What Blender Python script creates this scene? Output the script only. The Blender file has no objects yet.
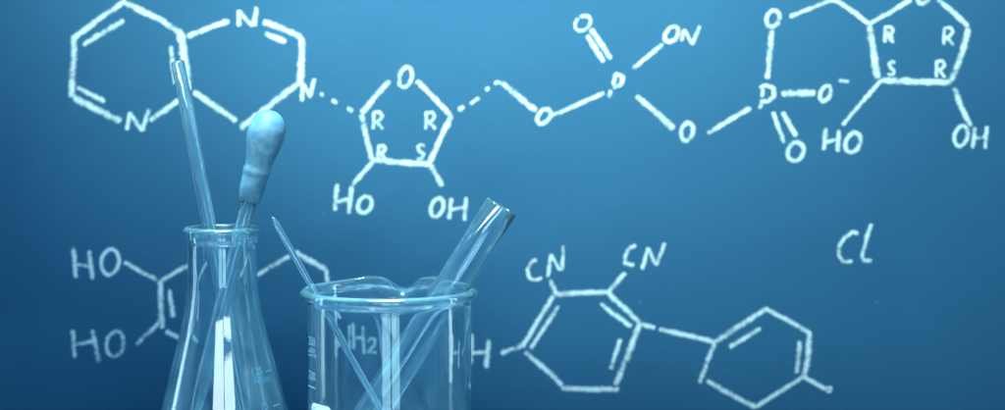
import bpy, bmesh, math, random
from mathutils import Vector, Matrix
rad = math.radians
random.seed(7)
S = bpy.context.scene
COL = S.collection

# ------------------------------------------------------------------ camera
W0, H0, F = 1005.0, 410.0, 1600.0
CAM = Vector((0.0, -0.68, 0.1816))
TAU = math.atan(115.0 / F)
cam = bpy.data.cameras.new('camera')
cam.sensor_width = 36.0
cam.lens = 36.0 * F / W0
cam.clip_start = 0.01
cam.clip_end = 50
co = bpy.data.objects.new('camera', cam)
COL.objects.link(co)
co.location = CAM
co.rotation_euler = (rad(90) - TAU, 0, 0)
S.camera = co
cam.dof.use_dof = True
cam.dof.focus_distance = 0.685
cam.dof.aperture_fstop = 7.5

# ------------------------------------------------------------------ world, lamps, exposure
w = bpy.data.worlds.new('World')
S.world = w
w.use_nodes = True
wnt = w.node_tree
bg = wnt.nodes['Background']
wtc = wnt.nodes.new('ShaderNodeTexCoord')
wsx = wnt.nodes.new('ShaderNodeSeparateXYZ')
wnt.links.new(wtc.outputs['Generated'], wsx.inputs[0])
wcr = wnt.nodes.new('ShaderNodeValToRGB')           # dim blue studio, ceiling made brighter to light up the glass rims
wmr = wnt.nodes.new('ShaderNodeMapRange')
wmr.inputs[1].default_value = -1
wnt.links.new(wsx.outputs['Z'], wmr.inputs[0])
wnt.links.new(wmr.outputs[0], wcr.inputs[0])
for pos, c in ((0.0, (0.02, 0.07, 0.16, 1)), (0.5, (0.012, 0.076, 0.44, 1)), (0.72, (0.03, 0.13, 0.56, 1)), (0.88, (0.25, 0.50, 0.70, 1)), (1.0, (1.3, 1.9, 2.1, 1))):
    e = wcr.color_ramp.elements
    if pos in (0.0, 1.0):
        e[0 if pos == 0 else -1].color = c
    else:
        n_ = e.new(pos)
        n_.color = c
wnt.links.new(wcr.outputs[0], bg.inputs[0])
bg.inputs[1].default_value = 0.70

def area(name, loc, target, sx, sy, power, color=(1, 1, 1), spread=180):
    l = bpy.data.lights.new(name, 'AREA')
    l.shape = 'RECTANGLE'
    l.size, l.size_y = sx, sy
    l.energy = power
    l.color = color
    l.spread = rad(spread)
    o = bpy.data.objects.new(name, l)
    COL.objects.link(o)
    o.location = loc
    d = Vector(target) - Vector(loc)
    o.rotation_euler = d.to_track_quat('-Z', 'Y').to_euler()
    return o

# lamp over the front of the board, and the two panes of a softbox behind and above the camera
area('overhead_lamp', (-0.091, -0.214, 0.27), (0.054, 0.17, 0.381), 0.297, 0.05, 2.64, (0.97, 0.97, 0.83), 108.4)
area('glass_fill', (-0.085, -0.085, 0.50), (-0.085, -0.06, 0.0), 0.24, 0.16, 1.3, (0.75, 0.95, 1), 34)  # unseen fill added to brighten the glassware, narrow to spare the board
area('softbox_pane', (0.115 - 0.265, -1.30, 0.475), (-0.10, 0.0, 0.08), 0.50, 0.125, 3.0, (0.76, 0.95, 1))
area('softbox_pane', (0.115 + 0.265, -1.30, 0.475), (-0.10, 0.0, 0.08), 0.50, 0.125, 3.0, (0.76, 0.95, 1))
# two low panels added behind the camera for the streaks in the glass
area('low_fill_panel', (0.10 - 0.15, -1.30, -0.05), (-0.05, 0.0, 0.08), 0.24, 0.32, 1.25, (0.52, 0.90, 1))
area('low_fill_panel', (0.10 + 0.15, -1.30, -0.05), (-0.05, 0.0, 0.08), 0.24, 0.32, 1.25, (0.52, 0.90, 1))
area('edge_fill_strip', (-0.33, 0.03, 0.12), (-0.08, -0.02, 0.08), 0.03, 0.34, 0.03, (0.6, 0.92, 1), 60)  # unseen strips added on either side to brighten the glass edges
area('edge_fill_strip', (0.28, 0.03, 0.14), (-0.08, -0.02, 0.08), 0.03, 0.34, 0.05, (0.6, 0.92, 1), 60)

S.view_settings.view_transform = 'Standard'
S.view_settings.look = 'None'
S.view_settings.exposure = 0
S.view_settings.gamma = 1
S.render.engine = 'CYCLES'
S.cycles.use_denoising = True
S.cycles.max_bounces = 24
S.cycles.transmission_bounces = 24
S.cycles.glossy_bounces = 12
S.cycles.transparent_max_bounces = 48
S.cycles.caustics_refractive = True
S.cycles.caustics_reflective = False
S.cycles.blur_glossy = 0.3
S.cycles.sample_clamp_indirect = 6.0

# ------------------------------------------------------------------ helpers
def ray(u, v):
    x, y = (u - W0 / 2) / F, (H0 / 2 - v) / F
    return Vector((x, math.cos(TAU) + y * math.sin(TAU), -math.sin(TAU) + y * math.cos(TAU)))

def at(u, v, Y):                       # photo pixel -> point on the upright plane y = Y
    d = ray(u, v)
    return CAM + d * ((Y - CAM.y) / d.y)

def empty(name, loc, label, cat, group=None):
    o = bpy.data.objects.new(name, None)
    COL.objects.link(o)
    o.location = loc
    o.empty_display_size = 0.02
    o['label'] = label
    o['category'] = cat
    if group:
        o['group'] = group
    return o

def link(name, bm, mat, parent=None, smooth=True):
    me = bpy.data.meshes.new(name)
    bmesh.ops.recalc_face_normals(bm, faces=bm.faces)
    bm.to_mesh(me)
    bm.free()
    if smooth:
        for p in me.polygons:
            p.use_smooth = True
    me.materials.append(mat)
    o = bpy.data.objects.new(name, me)
    COL.objects.link(o)
    if parent:
        o.parent = parent
    return o

def lathe(prof, n=96, deform=None, M=None):
    """closed profile of (r, z); r = 0 ends become poles"""
    bm = bmesh.new()
    rings = []
    for r, z in prof:
        if r < 1e-6:
            rings.append([bm.verts.new((0, 0, z))])
        else:
            ring = []
            for k in range(n):
                a = 2 * math.pi * k / n
                p = Vector((r * math.cos(a), r * math.sin(a), z))
                if deform:
                    p = deform(p, a, r, z)
                ring.append(bm.verts.new(p))
            rings.append(ring)
    closed = len(rings[0]) > 1
    pairs = list(zip(rings[:-1], rings[1:]))
    if closed:
        pairs.append((rings[-1], rings[0]))
    for A, B in pairs:
        for k in range(n):
            k2 = (k + 1) % n
            if len(A) == 1 and len(B) == 1:
                continue
            if len(A) == 1:
                bm.faces.new((A[0], B[k], B[k2]))
            elif len(B) == 1:
                bm.faces.new((A[k], B[0], A[k2]))
            else:
                bm.faces.new((A[k], B[k], B[k2], A[k2]))
    if M:
        bmesh.ops.transform(bm, matrix=M, verts=bm.verts)
    return bm

def spline(pts, step):
    """Catmull-Rom through 2-D points, sampled about every step"""
    out = []
    P = [pts[0]] + list(pts) + [pts[-1]]
    for i in range(1, len(P) - 2):
        p0, p1, p2, p3 = P[i - 1], P[i], P[i + 1], P[i + 2]
        L = math.hypot(p2[0] - p1[0], p2[1] - p1[1])
        n = max(1, int(L / step))
        for k in range(n):
            t = k / n
            out.append(tuple(0.5 * (2 * p1[j] + (p2[j] - p0[j]) * t + (2 * p0[j] - 5 * p1[j] + 4 * p2[j] - p3[j]) * t * t
                                    + (3 * p1[j] - p0[j] - 3 * p2[j] + p3[j]) * t ** 3) for j in (0, 1)))
    out.append(tuple(pts[-1]))
    return out

def arc(cx, cz, r, a0, a1, n):
    return [(cx + r * math.cos(rad(a0 + (a1 - a0) * k / n)), cz + r * math.sin(rad(a0 + (a1 - a0) * k / n))) for k in range(n + 1)]

# ------------------------------------------------------------------ materials
def new_mat(name):
    m = bpy.data.materials.new(name)
    m.use_nodes = True
    nt = m.node_tree
    nt.nodes.clear()
    out = nt.nodes.new('ShaderNodeOutputMaterial')
    return m, nt, out

def N(nt, typ, **kw):
    n = nt.nodes.new(typ)
    for k, v in kw.items():
        if k.startswith('i_'):
            key = k[2:]
            key = int(key) if key.isdigit() else key.replace('_', ' ')
            n.inputs[key].default_value = v
        else:
            setattr(n, k, v)
    return n

def glass_mat(name, tint, ior, bump=0.0, scale=60, film=(0.014, 0.075)):
    m, nt, out = new_mat(name)
    g = N(nt, 'ShaderNodeBsdfGlass', i_Color=(*tint, 1), i_Roughness=0.0, i_IOR=ior)
    if bump:
        tc = N(nt, 'ShaderNodeTexCoord')
        no = N(nt, 'ShaderNodeTexNoise', i_Scale=scale, i_Detail=2.0)
        nt.links.new(tc.outputs['Object'], no.inputs['Vector'])
        bp = N(nt, 'ShaderNodeBump', i_Strength=bump, i_Distance=0.001)
        nt.links.new(no.outputs[0], bp.inputs['Height'])
        nt.links.new(bp.outputs[0], g.inputs['Normal'])
    # thin uneven film: smudges, and pale haze painted in to brighten the glass
    tf = N(nt, 'ShaderNodeTexCoord')
    mf = N(nt, 'ShaderNodeMapping')
    mf.inputs['Scale'].default_value = (1, 1, 0.35)
    nt.links.new(tf.outputs['Object'], mf.inputs[0])
    nf = N(nt, 'ShaderNodeTexNoise', i_Scale=90.0, i_Detail=5.0, i_Distortion=1.2)
    nt.links.new(mf.outputs[0], nf.inputs['Vector'])
    rf = N(nt, 'ShaderNodeMapRange', i_1=0.36, i_2=0.75, i_3=film[0], i_4=film[1])
    nt.links.new(nf.outputs[0], rf.inputs[0])
    df = N(nt, 'ShaderNodeBsdfDiffuse', i_Color=(0.28, 0.72, 0.86, 1))
    mx = N(nt, 'ShaderNodeMixShader')
    nt.links.new(rf.outputs[0], mx.inputs[0])
    nt.links.new(g.outputs[0], mx.inputs[1])
    nt.links.new(df.outputs[0], mx.inputs[2])
    nt.links.new(mx.outputs[0], out.inputs[0])
    return m

GLASS = glass_mat('vessel_glass', (0.93, 0.975, 0.99), 1.50, 0.02, 45)
SROD = glass_mat('solid_rod_glass', (0.86, 0.95, 0.98), 1.50, 0.03, 80, (0.03, 0.08))
ROD = glass_mat('rod_glass', (0.90, 0.965, 0.985), 1.50, 0.05, 80, (0.04, 0.12))

def board_mat():
    m, nt, out = new_mat('blue_board')
    tc = N(nt, 'ShaderNodeTexCoord')
    mp = N(nt, 'ShaderNodeMapping')
    mp.inputs['Scale'].default_value = (7, 7, 11)
    nt.links.new(tc.outputs['Object'], mp.inputs[0])
    n1 = N(nt, 'ShaderNodeTexNoise', i_Scale=1.0, i_Detail=5.0, i_Roughness=0.55, i_Distortion=0.5)
    nt.links.new(mp.outputs[0], n1.inputs['Vector'])
    mp2 = N(nt, 'ShaderNodeMapping')
    mp2.inputs['Scale'].default_value = (160, 160, 700)
    nt.links.new(tc.outputs['Object'], mp2.inputs[0])
    n2 = N(nt, 'ShaderNodeTexNoise', i_Scale=1.0, i_Detail=3.0)
    nt.links.new(mp2.outputs[0], n2.inputs['Vector'])
    add = N(nt, 'ShaderNodeMath', operation='MULTIPLY_ADD', i_1=0.30)
    nt.links.new(n2.outputs[0], add.inputs[0])
    nt.links.new(n1.outputs[0], add.inputs[2])
    r = N(nt, 'ShaderNodeMapRange', i_1=0.35, i_2=0.95, i_3=0.0, i_4=1.0)
    nt.links.new(add.outputs[0], r.inputs[0])
    mix = N(nt, 'ShaderNodeMix', data_type='RGBA')
    mix.inputs['A'].default_value = (0.0148, 0.098, 0.196, 1)
    mix.inputs['B'].default_value = (0.0205, 0.122, 0.228, 1)
    nt.links.new(r.outputs[0], mix.inputs['Factor'])
    # chalk dust: sparse specks
    vo = N(nt, 'ShaderNodeTexVoronoi', feature='F1', i_Scale=95.0)
    nt.links.new(tc.outputs['Object'], vo.inputs['Vector'])
    wn = N(nt, 'ShaderNodeSeparateColor')
    nt.links.new(vo.outputs['Color'], wn.inputs[0])
    thr = N(nt, 'ShaderNodeMapRange', i_1=0.90, i_2=1.0, i_3=0.0, i_4=0.08)
    nt.links.new(wn.outputs[0], thr.inputs[0])
    lt = N(nt, 'ShaderNodeMath', operation='LESS_THAN')
    nt.links.new(vo.outputs['Distance'], lt.inputs[0])
    nt.links.new(thr.outputs[0], lt.inputs[1])
    sp = N(nt, 'ShaderNodeMath', operation='MULTIPLY', i_1=0.12)
    nt.links.new(lt.outputs[0], sp.inputs[0])
    mix2 = N(nt, 'ShaderNodeMix', data_type='RGBA')
    mix2.inputs['B'].default_value = (0.5, 0.75, 0.82, 1)
    nt.links.new(sp.outputs[0], mix2.inputs['Factor'])
    nt.links.new(mix.outputs['Result'], mix2.inputs['A'])
    p = N(nt, 'ShaderNodeBsdfPrincipled', i_Roughness=0.75)
    p.inputs['Specular IOR Level'].default_value = 0.12
    nt.links.new(mix2.outputs['Result'], p.inputs['Base Color'])
    bp = N(nt, 'ShaderNodeBump', i_Strength=0.25, i_Distance=0.0004)
    nt.links.new(n2.outputs[0], bp.inputs['Height'])
    nt.links.new(bp.outputs[0], p.inputs['Normal'])
    nt.links.new(p.outputs[0], out.inputs[0])
    return m

def chalk_mat():
    m, nt, out = new_mat('chalk')
    tc = N(nt, 'ShaderNodeTexCoord')
    at_ = N(nt, 'ShaderNodeAttribute', attribute_name='chalk_load')
    n1 = N(nt, 'ShaderNodeTexNoise', i_Scale=620.0, i_Detail=3.0, i_Roughness=0.6)
    n2 = N(nt, 'ShaderNodeTexNoise', i_Scale=120.0, i_Detail=2.0)
    for n in (n1, n2):
        nt.links.new(tc.outputs['Object'], n.inputs['Vector'])
    a = N(nt, 'ShaderNodeMath', operation='MULTIPLY_ADD', i_1=1.7, i_2=-1.0)
    nt.links.new(n1.outputs[0], a.inputs[0])
    b = N(nt, 'ShaderNodeMath', operation='MULTIPLY_ADD', i_1=0.55)
    nt.links.new(n2.outputs[0], b.inputs[0])
    nt.links.new(a.outputs[0], b.inputs[2])
    c = N(nt, 'ShaderNodeMath', operation='ADD')
    nt.links.new(b.outputs[0], c.inputs[0])
    nt.links.new(at_.outputs['Fac'], c.inputs[1])
    r = N(nt, 'ShaderNodeMapRange', interpolation_type='SMOOTHSTEP', i_1=0.05, i_2=1.22, i_3=0.0, i_4=0.95)
    nt.links.new(c.outputs[0], r.inputs[0])
    tr = N(nt, 'ShaderNodeBsdfTransparent')
    df = N(nt, 'ShaderNodeBsdfDiffuse', i_Color=(0.54, 0.83, 0.89, 1), i_Roughness=0.5)
    mx = N(nt, 'ShaderNodeMixShader')
    nt.links.new(r.outputs[0], mx.inputs[0])
    nt.links.new(tr.outputs[0], mx.inputs[1])
    nt.links.new(df.outputs[0], mx.inputs[2])
    nt.links.new(mx.outputs[0], out.inputs[0])
    return m

def principled(name, color, rough, spec=0.5, noise=None, sss=0.0):
    m, nt, out = new_mat(name)
    p = N(nt, 'ShaderNodeBsdfPrincipled', i_Roughness=rough)
    p.inputs['Specular IOR Level'].default_value = spec
    p.inputs['Base Color'].default_value = (*color, 1)
    if noise:
        c2, scale, lo, hi = noise
        tc = N(nt, 'ShaderNodeTexCoord')
        n1 = N(nt, 'ShaderNodeTexNoise', i_Scale=scale, i_Detail=5.0, i_Distortion=0.6)
        nt.links.new(tc.outputs['Object'], n1.inputs['Vector'])
        r = N(nt, 'ShaderNodeMapRange', i_1=lo, i_2=hi)
        nt.links.new(n1.outputs[0], r.inputs[0])
        mix = N(nt, 'ShaderNodeMix', data_type='RGBA')
        mix.inputs['A'].default_value = (*color, 1)
        mix.inputs['B'].default_value = (*c2, 1)
        nt.links.new(r.outputs[0], mix.inputs['Factor'])
        nt.links.new(mix.outputs['Result'], p.inputs['Base Color'])
        bp = N(nt, 'ShaderNodeBump', i_Strength=0.3, i_Distance=0.0006)
        nt.links.new(n1.outputs[0], bp.inputs['Height'])
        nt.links.new(bp.outputs[0], p.inputs['Normal'])
    if sss:
        p.inputs['Subsurface Weight'].default_value = sss
        p.inputs['Subsurface Radius'].default_value = (0.003, 0.004, 0.005)
    nt.links.new(p.outputs[0], out.inputs[0])
    return m

TUBE = glass_mat('test_tube_glass', (0.93, 0.975, 0.99), 1.52, 0.012, 60, (0.02, 0.075))
RIM = glass_mat('brightened_rim_glass', (0.93, 0.975, 0.99), 1.50, 0.03, 200, (0.035, 0.11))  # heavier pale film, painted on so the lips look brighter
BOARD = board_mat()
CHALK = chalk_mat()
ENAMEL = principled('white_enamel', (0.72, 0.86, 0.90), 0.4)
PRINT = principled('printed_enamel', (0.26, 0.48, 0.58), 0.5)
FAINT = principled('worn_enamel', (0.04, 0.14, 0.23), 0.5)
RUBBER = principled('mottled_rubber', (0.040, 0.145, 0.235), 0.5, 0.3, ((0.078, 0.215, 0.31), 190, 0.40, 0.64), 0.4)
BENCH = principled('bench_laminate', (0.13, 0.27, 0.36), 0.4, 0.4, ((0.17, 0.31, 0.4), 40, 0.3, 0.7))

# ------------------------------------------------------------------ setting: the bench
YB = 0.17
bm = bmesh.new()
bmesh.ops.create_cube(bm, size=1, matrix=Matrix.Translation((0, 0.065, -0.0155)) @ Matrix.Diagonal((1.5, 0.37, 0.031, 1)))
bmesh.ops.bevel(bm, geom=[e for e in bm.edges], offset=0.003, segments=2, affect='EDGES')
bench = link('bench_top', bm, BENCH, smooth=False)
bench['kind'] = 'structure'

# ------------------------------------------------------------------ chalkboard
board = empty('chalkboard', (0, YB, 0), 'blue chalkboard covered with white chalk structural formulas behind the glassware', 'chalkboard')
bm = bmesh.new()
bmesh.ops.create_cube(bm, size=1, matrix=Matrix.Translation((0, 0.008, 0.32)) @ Matrix.Diagonal((1.3, 0.016, 0.64, 1)))
bmesh.ops.bevel(bm, geom=[e for e in bm.edges], offset=0.002, segments=2, affect='EDGES')
link('board_panel', bm, BOARD, board, smooth=False)

LIFT = [0.00008]
def chalk(name, strokes, parent=None, label=None):
    """strokes: list of (points in photo pixels, width in photo pixels[, end width]); thin raised ridges of chalk on the board"""
    bm = bmesh.new()
    lay = bm.verts.layers.float.new('chalk_load')
    for st in strokes:
        pts, w0 = st[0], st[1]
        w1 = st[2] if len(st) > 2 else w0
        soft = st[3] if len(st) > 3 else 1.0
        L = [0.0]
        for a, b in zip(pts[:-1], pts[1:]):
            L.append(L[-1] + math.hypot(b[0] - a[0], b[1] - a[1]))
        T = L[-1]
        n = max(4, int(T / 1.1))
        ph = random.uniform(0, 100)
        base_press = random.uniform(0.82, 1.02)
        LIFT[0] += 0.0000022
        rows = []
        wob = 0.0
        e1 = e2 = 0.0
        for k in range(n + 1):
            s = T * k / n
            i = 0
            while i < len(pts) - 2 and s > L[i + 1]:
                i += 1
            f = (s - L[i]) / max(1e-6, L[i + 1] - L[i])
            f = min(1, max(0, f))
            x = pts[i][0] + (pts[i + 1][0] - pts[i][0]) * f
            y = pts[i][1] + (pts[i + 1][1] - pts[i][1]) * f
            # tangent, averaged over a short window so that corners turn smoothly
            def pos(q):
                q = min(T, max(0, q)); j = 0
                while j < len(pts) - 2 and q > L[j + 1]:
                    j += 1
                g = (q - L[j]) / max(1e-6, L[j + 1] - L[j])
                return pts[j][0] + (pts[j + 1][0] - pts[j][0]) * g, pts[j][1] + (pts[j + 1][1] - pts[j][1]) * g
            xa, ya = pos(s - 1.5); xb, yb = pos(s + 1.5)
            tx, ty = xb - xa, yb - ya
            l = math.hypot(tx, ty) or 1
            nx, ny = -ty / l, tx / l
            wob = 0.85 * wob + random.gauss(0, 0.09)
            e1 = 0.55 * e1 + random.gauss(0, 0.085)
            e2 = 0.55 * e2 + random.gauss(0, 0.085)
            wd = (w0 + (w1 - w0) * k / n)
            x += nx * wob * 0.6; y += ny * wob * 0.6
            hw = wd * 0.5 * 1.17
            end = min(1.0, (min(s, T - s) + 0.9) / (0.42 * wd))
            end = max(0.45, end)
            press = base_press + 0.15 * math.sin(ph + s * 0.11) + 0.10 * math.sin(ph * 2 + s * 0.37)
            row = []
            for q, (off, den) in enumerate(((-1, 0.0), (-0.60, 0.62), (-0.22, 1.0), (0.22, 1.0), (0.60, 0.62), (1, 0.0))):
                e = 1 + (e1 if off < 0 else e2)
                o = off * hw * e * (0.75 + 0.25 * end)
                p = at(x + nx * o, y + ny * o, YB)
                h = LIFT[0] + 0.00009 * (1 - off * off)
                v = bm.verts.new((p.x, -h, p.z))
                v[lay] = (den * press - (0.0 if end >= 1 else 0.35 * (1 - end))) * soft
                row.append(v)
            rows.append(row)
        for A, B in zip(rows[:-1], rows[1:]):
            for q in range(5):
                bm.faces.new((A[q], B[q], B[q + 1], A[q + 1]))
    o = link(name, bm, CHALK, parent or board)
    if parent:
        o.parent = parent
    if label:
        o['label'] = label
    return o

def ell(cx, cy, rx, ry, tilt=0.0, a0=-100, a1=275, n=26):
    out = []
    for k in range(n + 1):
        a = rad(a0 + (a1 - a0) * k / n)
        x, y = rx * math.cos(a), ry * math.sin(a)
        out.append((cx + x + tilt * y * -1, cy + y))
    return out

def letter(ch, strokes, label=None):
    chalk('chalk_letter', strokes, None, label or 'chalk letter ' + ch)

def ring(outline, inner=(), label=None):
    o = chalk('ring_drawing', outline, None, label)
    for s in inner:
        chalk('double_bond_line', [s], o)
    return o

def bond(*strokes):
    for s in strokes:
        chalk('chalk_bond', [s])

LW = 4.4
def R_(x, y, h, w=None):               # small capital R
    w = w or h * 0.55
    letter('R', [([(x - w * .45, y - h * .45), (x - w * .5, y + h * .5)], 3.4),
                 ([(x - w * .55, y - h * .45), (x + w * .2, y - h * .5), (x + w * .48, y - h * .25), (x + w * .1, y + h * .02), (x - w * .35, y + h * .05)], 3.2),
                 ([(x - w * .2, y + h * .05), (x + w * .5, y + h * .5)], 3.4)])
def S_(x, y, h):
    w = h * 0.5
    letter('S', [([(x + w * .55, y - h * .38), (x + w * .1, y - h * .5), (x - w * .4, y - h * .3), (x - w * .1, y - h * .02), (x + w * .45, y + h * .2), (x + w * .2, y + h * .48), (x - w * .5, y + h * .42)], 3.3)])
def O_(cx, cy, rx, ry, tilt=0.15, wd=LW, **k):
    letter('O', [(ell(cx, cy, rx, ry, tilt, **k), wd)])
def H_(a, b, c, wd=4.8):
    letter('H', [(list(a), wd), (list(b), wd), (list(c), wd * .85)])
def N_(a, b, c, wd=4.4):
    letter('N', [(list(a), wd), (list(b), wd * .9), (list(c), wd)])

# --- fused rings, top left
ring([([(74, 35), (73.6, 60), (71.5, 97)], 6.5), ([(73.5, 38), (98, 20), (123, 2)], 5.6), ([(121, 1), (127, 4)], 6),
      ([(126, 3.5), (160, 19), (182.5, 35)], 6.5), ([(181, 33), (184.5, 60), (188.5, 90)], 8.6, 7),
      ([(74, 97.5), (98, 110), (121, 121)], 7.2), ([(150, 120.5), (177, 101.5), (188, 92)], 5.6)],
     [([(83, 45), (103, 32.5), (124, 20)], 5.2, 6), ([(77, 87), (105, 101.5)], 5.4), ([(171, 46), (172.3, 62), (176, 84)], 4.6)])
N_([(130.3, 112), (126.8, 130)], [(130.8, 114), (142.3, 131)], [(149, 109), (142.5, 130.5)], 5.0)
ring([([(187.7, 36.5), (208, 28), (229, 20.5)], 5.6), ([(263.5, 21.5), (281, 28), (301, 36.5)], 6.4),
      ([(301.8, 37), (301, 83)], 6.8), ([(300.5, 82), (270, 105), (240.5, 128.5)], 6.4), ([(193.5, 92), (236.5, 121)], 6.4)],
     [([(265, 33.5), (286, 41.5)], 6)])
N_([(239, 10), (239, 26)], [(239.3, 11.5), (252.5, 26)], [(256.7, 7), (254, 26)], 5.0)
N_([(303, 83), (302, 101)], [(303.4, 84), (310.3, 97)], [(314.3, 78.5), (310, 98)], 4.2)
bond(([(320.3, 93.4), (323.2, 95.2)], 4.0), ([(332, 99.8), (337, 103.2)], 4.2), ([(347.5, 107.6), (353, 111)], 4.4))
# --- first sugar ring
ring([([(361.8, 113), (376, 96), (390, 80.5)], 5.6), ([(416.5, 80.5), (434, 98), (452, 117)], 5.2),
      ([(451.6, 115.5), (440, 140), (428.5, 164)], 5.6), ([(374, 159.5), (403, 162.6), (431, 164.5)], 5.8), ([(361.8, 114), (366, 137), (372.5, 160)], 5.2)],
     label='chalk five sided ring with a letter at each corner')
O_(405.6, 77, 6.3, 10.2, 0.18)
R_(378, 120.5, 17); R_(430.5, 120.5, 17); R_(382, 152.5, 14); S_(420.4, 151.5, 15)
bond(([(373.6, 160.5), (351.8, 186)], 4.6), ([(430.6, 165), (442.5, 186)], 5.4))
H_([(337, 184), (335, 210.5)], [(351.8, 187), (348.7, 213.5)], [(335.6, 202), (350.6, 198.5)])
O_(364.7, 204.6, 6.8, 8.3, 0.2)
O_(437, 207.4, 6.0, 9.0, 0.2)
H_([(451.3, 198), (449.3, 219)], [(466, 197), (464.4, 220.6)], [(450, 210), (465, 207)], 4.3)
bond(([(458.2, 110), (464, 106.5)], 4.6), ([(470.5, 104), (479.5, 97.5)], 3.4), ([(486, 90.4), (489, 87.4)], 4),
     ([(494.5, 84), (497.5, 81.5), (501, 83.4)], 3.6), ([(502.5, 83), (520, 97.5), (536, 110.6)], 5.8, 6.6))
# --- first phosphate
O_(543.8, 116.3, 6.2, 7.2, 0.35)
bond(([(550, 115.8), (557, 113.6), (580, 103.5), (604, 92.6)], 3.8, 5))
letter('O', [(ell(582.8, 23, 7.4, 7.6, 0.3, -128, 215), 3.6, 3.0)], 'chalk letter O thin at its top left')
bond(([(587, 35.5), (595, 48), (603.5, 61.8)], 5.4), ([(591.2, 29), (600, 42), (610.8, 58.8)], 5.2))
letter('P', [([(615.4, 73), (613.2, 85)], 4.2), ([(610.8, 90), (609.4, 97.5)], 4.2), ([(615.4, 73.6), (622.8, 76.5), (621.6, 84), (613.6, 88)], 4.2)])
bond(([(633, 68.6), (648, 56), (662.8, 44)], 4.2))
O_(671.6, 33.9, 6.2, 7.8, 0.3)
N_([(683.8, 29), (681.7, 41)], [(684, 29.5), (692, 44)], [(700, 25.8), (692.2, 44.3)], 3.9)
bond(([(636.3, 96.2), (655, 111), (673.8, 128.4)], 5, 7.4))
O_(687, 131.8, 5.9, 8.8, 0.15)
bond(([(707.6, 133.6), (728, 121), (750.5, 108)], 4.0, 5.2))
# --- second phosphate
letter('P', [([(763, 85), (762, 97)], 3.8), ([(760.6, 103), (759.8, 109)], 4.2), ([(759.5, 87.5), (766, 85), (773.6, 88), (773.8, 96), (768, 101.5), (760, 101.2)], 4.1)])
O_(773, 18.4, 6.4, 8.2, 0.15)
bond(([(789.6, 16.7), (812, 7.6), (834, -0.5)], 4), ([(771.8, 30.5), (769.6, 54), (767.2, 78.5)], 5.4),
     ([(781.5, 93.5), (815, 92.6)], 6.6), ([(773, 112), (778, 126), (784, 142.8)], 4.4), ([(782.6, 112), (789, 124), (796, 136.2)], 5))
O_(825.3, 93.2, 5.2, 7.6, 0.25)
chalk('chalk_letter', [([(838.7, 80.2), (848.8, 82)], 4.4)], None, 'chalk minus sign')
O_(795.8, 151.6, 7.8, 9.2, 0.15)
# --- second sugar ring
ring([([(869.4, 24), (890, 12), (911, -0.5)], 4.6), ([(937.5, -0.5), (953, 12), (968.5, 26.5)], 5.2),
      ([(968.2, 28), (962, 54), (950.6, 81)], 6.2), ([(950.8, 82), (915, 81.6), (880, 80.2)], 6.6), ([(870, 25), (873, 52), (877.5, 78.5)], 7)])
bond(([(832, -2), (851, 10), (869, 24)], 5.2))
O_(924, -5, 6.5, 8.5, 0.2)
R_(889, 34.4, 16); R_(948.4, 36, 17.5); S_(891, 68, 14); R_(940.5, 69, 16.5)
letter('R', [([(885.5, 30), (892.5, 38)], 2.8)], 'chalk cross stroke through the letter R')
bond(([(880.4, 81), (862, 102), (842.5, 125)], 4.2), ([(953.7, 87.8), (961, 106), (970.6, 126)], 5.8))
H_([(825.8, 128), (823.4, 150)], [(838.8, 130), (837.3, 151.5)], [(823.8, 142), (838.4, 139.5)], 4.4)
O_(852.8, 142.6, 7.2, 10, 0.2)
O_(960.8, 136, 6.4, 10.2, 0.2)
H_([(974.8, 127), (972.6, 148.3)], [(986.8, 126.2), (984.8, 148.6)], [(973.5, 138), (986, 137)], 4.2)
# --- lone Cl
letter('C', [([(858, 233.5), (852, 232), (845, 237), (839.4, 246), (838.8, 255), (843, 261.6), (852, 261.6)], 4.2)])
letter('l', [([(871, 224), (866, 240), (862, 255), (864, 260.5), (871.5, 260.5)], 4.2)])
# --- ring with two CN groups
ring([([(555, 294), (581, 292.8), (608, 292)], 5.6), ([(607, 291.5), (624, 308), (640.5, 324)], 5.8), ([(640, 324), (628, 354), (615.5, 385)], 6),
      ([(561.5, 388), (590, 389.6), (619, 389)], 5.6), ([(525, 352), (544, 368), (562.5, 385.5)], 5.4), ([(553.5, 296), (538, 320), (522.5, 347)], 5)],
     [([(558.6, 306), (545, 327), (531, 348.4)], 4.4), ([(600, 303.5), (615, 315), (631.4, 326.6)], 5), ([(620.7, 339), (610.5, 369)], 4.8)])
letter('C', [([(536.6, 259.6), (531, 262), (527.4, 270), (529.5, 278.5), (535, 280), (542, 278)], 4)])
N_([(551, 254), (548, 277)], [(551.7, 255.5), (559.8, 270.5)], [(563.3, 245.5), (562, 270.5)], 4.0)
letter('C', [([(636, 245.4), (630, 247.5), (625, 255), (625.4, 263.5), (634, 265)], 4.0)])
N_([(647.8, 247.5), (642, 269)], [(648, 248), (656, 265)], [(664.8, 243), (656, 265.5)], 4.1)
bond(([(550.3, 280), (556.5, 294)], 5.4), ([(625.4, 273), (608, 292.5)], 5), ([(523, 345.5), (500.5, 353)], 5.2),
     ([(640.7, 324.2), (655, 327.8)], 4.8), ([(659, 329), (687, 335.5), (715, 342)], 5.4))
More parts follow.
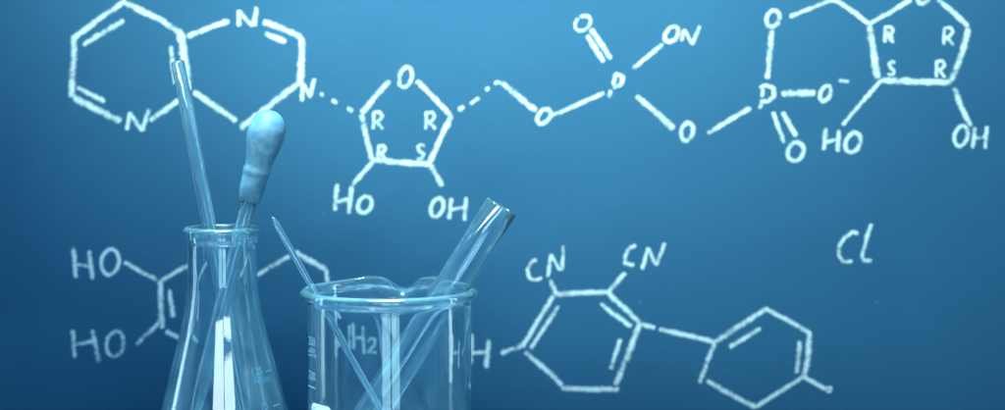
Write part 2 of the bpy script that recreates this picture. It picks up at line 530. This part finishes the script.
# --- last ring
ring([([(714.8, 342.5), (740, 325.5), (766, 309)], 5.8), ([(765, 308.5), (788, 320), (811, 334)], 4.8), ([(809.5, 333.5), (808, 355), (804.3, 377)], 5.6),
      ([(803.8, 376.8), (780, 391.5), (755, 407.5)], 4.8), ([(706.6, 380.6), (731, 394.6), (756, 407.5)], 5.4), ([(714.5, 343), (707, 362), (699.6, 383)], 5)],
     [([(729.6, 347.4), (760.4, 328)], 4.8), ([(800, 341), (796.7, 373)], 5)])
bond(([(804, 377.3), (826, 389.4)], 4.6), ([(825.5, 388.4), (831, 387), (830.4, 391.6), (826, 391)], 3))
# --- HO groups and the ring behind the flask
H_([(73.6, 247), (76, 278)], [(89.2, 250.6), (92.8, 280)], [(75, 264.5), (90.6, 266)], 5.0)
O_(110.3, 262, 8.8, 12.8, 0.08, 4.2)
H_([(72.8, 330), (75, 357.5)], [(92.7, 330), (99, 361.5)], [(74, 345), (95.4, 340.5)], 5.0)
O_(115.2, 344, 8.6, 12.6, 0.1, 4.2)
bond(([(124.6, 262), (141, 271.5), (158.8, 281.4)], 4.8), ([(160.5, 322), (148, 333), (136, 344.8)], 4.6))
ring([([(160.2, 281), (160.8, 305), (162.8, 328.5)], 6), ([(160.5, 281.4), (187, 266), (193, 262.5)], 4.8), ([(166, 331), (183, 340)], 4.8)],
     [([(169.8, 289), (173, 317)], 3.2, 7)])
bond(([(256.7, 275.6), (272, 266), (289.5, 256.3)], 5), ([(295.6, 252), (311, 261), (327.6, 270.5)], 6), ([(326.4, 269.5), (327.5, 290), (331, 318)], 4.6))
N_([(328, 328), (329, 347)], [(329, 329), (341.5, 348)], [(342.8, 325), (343.6, 349.5)], 4.2)
H_([(347.4, 322.5), (349, 349)], [(359.4, 326), (360.8, 353.5)], [(348, 338), (360.4, 337.4)], 4.4)
letter('2', [([(365.4, 341), (369, 337.5), (373.6, 339.5), (372.5, 345), (365.4, 351.8), (375, 352)], 3.4)], 'chalk figure 2')
H_([(471.4, 333.5), (470.4, 364.5)], [(488.7, 339.5), (486.7, 368)], [(471.4, 352.6), (487.4, 352)], 5.2)

# ------------------------------------------------------------------ writing on glass
def wrap_text(text, size, fn, name, mat, parent):
    """raised printed characters laid over a curved wall; fn maps text x, y to a point on it"""
    cu = bpy.data.curves.new('t', 'FONT')
    cu.body = text
    cu.size = size
    cu.align_x = 'CENTER'
    cu.resolution_u = 3
    ob = bpy.data.objects.new('t', cu)
    COL.objects.link(ob)
    dg = bpy.context.evaluated_depsgraph_get()
    me = bpy.data.meshes.new_from_object(ob.evaluated_get(dg))
    bpy.data.objects.remove(ob)
    bm = bmesh.new()
    bm.from_mesh(me)
    bpy.data.meshes.remove(me)
    bmesh.ops.subdivide_edges(bm, edges=[e for e in bm.edges if e.calc_length() > size * 0.3], cuts=2)
    for v in bm.verts:
        v.co = fn(v.co.x, v.co.y)
    return link(name, bm, mat, parent)

def bars(rects, fn, name, mat, parent, nx=10):
    bm = bmesh.new()
    for x0, x1, y0, y1 in rects:
        for k in range(nx):
            xa, xb = x0 + (x1 - x0) * k / nx, x0 + (x1 - x0) * (k + 1) / nx
            bm.faces.new([bm.verts.new(fn(*q)) for q in ((xa, y0), (xb, y0), (xb, y1), (xa, y1))])
    bmesh.ops.remove_doubles(bm, verts=bm.verts, dist=1e-6)
    return link(name, bm, mat, parent)

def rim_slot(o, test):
    """the fire-polished lip of a vessel takes the glass with brightening painted in"""
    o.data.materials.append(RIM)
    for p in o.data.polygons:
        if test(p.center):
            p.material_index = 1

# ------------------------------------------------------------------ beaker
BY = 0.0
bc = at(389, 288, BY)
BZ = bc.z                                    # rim height
BR = 0.0352
SPOUT = rad(90 - 6)
beaker = empty('beaker', (bc.x, BY, 0), 'wide glass beaker with pouring lip and graduations holding a test tube', 'beaker')
def beaker_form(p, a, r, z):
    d = (a - SPOUT + math.pi) % (2 * math.pi) - math.pi
    k = max(0.0, min(1.0, (z - (BZ - 0.016)) / 0.016)) ** 2
    q = math.exp(-(d / 0.15) ** 2)
    hump = math.exp(-((abs(d) - 0.44) / 0.22) ** 2)
    p = p * 1.0
    out = 0.0060 * q * k - 0.0010 * hump * k
    p.x += math.cos(a) * out
    p.y += math.sin(a) * out
    p.z += k * (-0.0052 * q + 0.0015 * hump)
    return p
wl = 0.0015
prof = [(0, 0.0012), (0.026, 0.0010), (0.030, 0.0002)]
prof += arc(BR - 0.006, 0.006, 0.006, -80, 0, 8)
prof += [(BR, z) for z in (0.012, 0.03, 0.05, 0.07, BZ - 0.016, BZ - 0.012, BZ - 0.009, BZ - 0.0065)]
prof += [(BR + 0.0003, BZ - 0.005)]
prof += arc(BR + 0.00055, BZ - 0.0021, 0.0021, -55, 160, 12)
prof += [(BR - wl + 0.0002, BZ - 0.004), (BR - wl, BZ - 0.0065)]
prof += [(BR - wl, z) for z in (BZ - 0.009, BZ - 0.012, BZ - 0.016, 0.07, 0.05, 0.03, 0.012)]
prof += arc(BR - 0.0062, 0.0078, 0.0047, 0, -85, 8)
prof += [(0.024, 0.0031), (0, 0.0031)]
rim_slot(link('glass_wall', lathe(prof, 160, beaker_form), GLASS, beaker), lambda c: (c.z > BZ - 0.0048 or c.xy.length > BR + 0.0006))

def on_beaker(ang, zc):
    # ang: degrees left (+) of the camera side
    return lambda x, y: Vector(((BR + 0.00012) * math.sin(rad(-ang) + x / BR), -(BR + 0.00012) * math.cos(rad(-ang) + x / BR), zc + y))
def zb(v):                                    # height of a photo row on the beaker's left edge
    return at(308, v, BY - 0.012).z
for txt, v in (('250', 344), ('\u00b15%', 355), ('200', 378), ('150', 412)):
    wrap_text(txt, 0.0052, on_beaker(63, zb(v)), 'graduation_mark', PRINT, beaker)
bars([(-0.004, 0.004, 0, 0.0005)], on_beaker(64, zb(386)), 'graduation_mark', PRINT, beaker)
# rounded white marking patch
bm = bmesh.new()
fn = on_beaker(51, zb(400))
ring_pts = []
hw, hh, rr = 0.0078, 0.012, 0.003
for cx, cy, a0 in ((hw - rr, -rr, 0), (-hw + rr, -rr, 90), (-hw + rr, -2 * hh + rr, 180), (hw - rr, -2 * hh + rr, 270)):
    for k in range(7):
        a = rad(a0 + 15 * k)
        ring_pts.append((cx + rr * math.cos(a), cy + rr * math.sin(a)))
rows = []
ys = sorted(set(round(p[1], 6) for p in ring_pts), reverse=True)
for y in ys:
    xm = max(p[0] for p in ring_pts if abs(p[1] - y) < 2e-6)
    rows.append([bm.verts.new(fn(-xm + 2 * xm * k / 12, y)) for k in range(13)])
for A, B in zip(rows[:-1], rows[1:]):
    for k in range(12):
        bm.faces.new((A[k], A[k + 1], B[k + 1], B[k]))
link('marking_patch', bm, ENAMEL, beaker)

# ------------------------------------------------------------------ erlenmeyer flask
FY = 0.014
fc = at(222, 226.5, FY)
FZ = fc.z
flask = empty('erlenmeyer_flask', (fc.x, FY, 0), 'conical glass flask with a thick lip holding a glass tube and dropper', 'flask')
wl = 0.0016
outer = spline([(0.0365, 0.0045), (0.0353, 0.010), (0.0303, 0.030), (0.0253, 0.050), (0.0205, 0.069), (0.0178, 0.080), (0.0158, 0.091), (0.0150, 0.101), (0.0149, FZ - 0.0080)], 0.003)
prof = [(0, 0.0012), (0.028, 0.0010), (0.0335, 0.0002), (0.0355, 0.0015)] + outer
prof += [(0.0151, FZ - 0.0068)] + arc(0.0147, FZ - 0.0046, 0.0018, -60, 0, 6) + [(0.01645, FZ - 0.0034)] + arc(0.0147, FZ - 0.0021, 0.0021, 0, 150, 10)
inner = [(r - wl, max(z, 0.0052)) for r, z in reversed(outer)]
prof += inner + [(0.0335, 0.0034), (0.0305, 0.0030), (0, 0.0030)]
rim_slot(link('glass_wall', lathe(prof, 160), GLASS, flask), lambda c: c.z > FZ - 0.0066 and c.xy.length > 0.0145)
def flask_r(z):
    for (r0, z0), (r1, z1) in zip(outer[:-1], outer[1:]):
        if z0 <= z <= z1:
            return r0 + (r1 - r0) * (z - z0) / (z1 - z0)
    return outer[-1][0]
def on_flask(ang, zc):
    def fn(x, y):
        z = zc + y
        r = flask_r(z) + 0.00014
        a = rad(ang) + x / r
        return Vector((r * math.sin(a), -r * math.cos(a), z))
    return fn
def zf(v):
    return at(263, v, FY - 0.015).z
wrap_text('125', 0.0045, on_flask(48, zf(375)), 'graduation_mark', FAINT, flask)
bars([(-0.0028, 0.0022, 0, 0.0006)], on_flask(68, zf(374)), 'graduation_mark', FAINT, flask)
wrap_text('100ml', 0.0042, on_flask(54, zf(383)), 'graduation_mark', FAINT, flask)
wrap_text('75', 0.0045, on_flask(50, zf(409)), 'graduation_mark', FAINT, flask)
bars([(-0.0028, 0.0022, 0, 0.0006)], on_flask(68, zf(408)), 'graduation_mark', FAINT, flask)

# ------------------------------------------------------------------ sticks standing in the vessels
def stick_frame(top, low, zfloor):
    d = (low - top).normalized()
    base = top + d * ((zfloor - top.z) / d.z)
    up = -d
    q = Vector((0, 0, 1)).rotation_difference(up)
    return base, up, (top - base).length, q

def stick_thing(name, base, q, label, cat):
    o = empty(name, base, label, cat)
    o.rotation_mode = 'QUATERNION'
    o.rotation_quaternion = q
    return o

# open glass tube leaning in the flask
base, up, L, q = stick_frame(at(177.5, 61, FY + 0.0080), at(209, 226, FY + 0.0080), 0.0040)
tube = stick_thing('glass_tube', base, q, 'long thin open glass tube leaning left in the conical flask', 'glass tube')
ro, ri = 0.0030, 0.0019
prof = [(ri + 0.0002, 0.0)] + [(ro - 0.0003, 0.0), (ro, 0.0005)] + [(ro, L * k / 8) for k in range(1, 8)] + [(ro, L - 0.0008), (ro - 0.0004, L), (ri + 0.0002, L - 0.0001), (ri, L - 0.0008)] + [(ri, L * k / 8) for k in range(7, 0, -1)] + [(ri, 0.0006)]
link('tube_wall', lathe(prof, 48), ROD, tube)

# dropper
base, up, L, q = stick_frame(at(272, 110.5, FY - 0.0042), at(249.2, 200, FY - 0.0042), 0.0042)
drop = stick_thing('dropper', base, q, 'glass dropper with mottled rubber bulb leaning right in the conical flask', 'dropper')
px = (FY - 0.0042 - CAM.y) / F
bulb = [(0, 0), (5, .6), (9.5, 2.8), (14.2, 7.5), (17.6, 15), (18.8, 24), (17.8, 33), (15.8, 42), (13.9, 51), (12.9, 57), (12.8, 59), (13.5, 61.5), (13.6, 64.5), (12.9, 67.5), (12.7, 74), (12.2, 83), (11.2, 90), (10.4, 93.2), (9.6, 94)]
b2 = spline(bulb, 2.0)
prof = [(r * px, L - s * px) for r, s in b2]
gr = 0.0034
prof += [(gr + 0.00012, L - 93.5 * px), (gr + 0.00012, L - 70 * px), (0, L - 60 * px)]
prof[0] = (0, L)
link('rubber_bulb', lathe(prof, 64), RUBBER, drop)
zt = L - 71 * px
gi = 0.0024
prof = [(0.0009, 0.0), (0.0014, 0.0002), (0.0017, 0.010), (0.0020, 0.030), (0.0027, 0.042), (gr, 0.050)] + [(gr, 0.050 + (zt - 0.050) * k / 5) for k in range(1, 5)] + [(gr, zt - 0.0004), (gr - 0.0003, zt), (gi, zt - 0.0002)]
prof += [(gi, 0.050 + (zt - 0.050) * k / 5) for k in range(4, 0, -1)] + [(gi, 0.051), (0.0018, 0.042), (0.0012, 0.030), (0.0009, 0.010), (0.0007, 0.0004)]
link('pipette_tube', lathe(prof, 48), ROD, drop)

# stirring rod in the beaker
base, up, L, q = stick_frame(at(272.5, 217, BY - 0.0005), at(376, 401, BY - 0.0120), 0.0046)
srod = stick_thing('stirring_rod', base, q, 'thin solid glass stirring rod leaning left over the beaker rim', 'stirring rod')
r = 0.00130
prof = [(0, -r * 0.9)] + arc(0, 0.0, r, -80, 0, 5)[0:] + [(r, L * k / 6) for k in range(1, 6)] + [(r, L - 0.006), (r * 0.86, L - 0.003), (r * 0.62, L - 0.0008), (r * 0.35, L - 0.0001), (0, L)]
link('rod_shaft', lathe(prof, 32), SROD, srod)

# test tube in the beaker
top = at(502, 206, BY + 0.004)
low = at(446, 295, BY + 0.003)
R0 = 0.0073
d = (low - top).normalized()
base, up, L, q = stick_frame(top, low, 0.0033 + R0)      # centre of the round end
tt = stick_thing('test_tube', base, q, 'empty glass test tube leaning right over the beaker rim', 'test tube')
R1 = R0 - 0.0010
prof = [(0, -R0)] + arc(0, 0, R0, -84, 0, 12) + [(R0, L * k / 8) for k in range(1, 8)] + [(R0, L - 0.0007), (R0 - 0.0003, L), (R1 + 0.0002, L), (R1, L - 0.0006)]
prof += [(R1, L * k / 8) for k in range(7, 0, -1)] + arc(0, 0, R1, 0, -84, 12) + [(0, -R1)]
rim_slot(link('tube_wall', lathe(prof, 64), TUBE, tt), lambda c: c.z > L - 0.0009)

# ---- placement figures, printed for checking
def seg(t, L, o):
    return o.location + (o.rotation_quaternion @ Vector((0, 0, 1))) * t
for o, c, Rr in ((tube, flask, 0.003), (drop, flask, 0.0034), (srod, beaker, 0.00145), (tt, beaker, 0.0073)):
    for z in (o.location.z, 0.03, 0.06, 0.08, BZ if c is beaker else FZ):
        u_ = o.rotation_quaternion @ Vector((0, 0, 1))
        p = o.location + u_ * ((z - o.location.z) / u_.z)
        print(o.name, 'z%.3f' % z, 'r+R %.4f' % (math.hypot(p.x - c.location.x, p.y - c.location.y) + Rr), 'rel %.4f %.4f' % (p.x - c.location.x, p.y - c.location.y))
print('BZ', BZ, 'FZ', FZ, 'inner', [(round(flask_r(z) - wl, 4), z) for z in (0.01, 0.03, .06, .08, FZ - .01)])
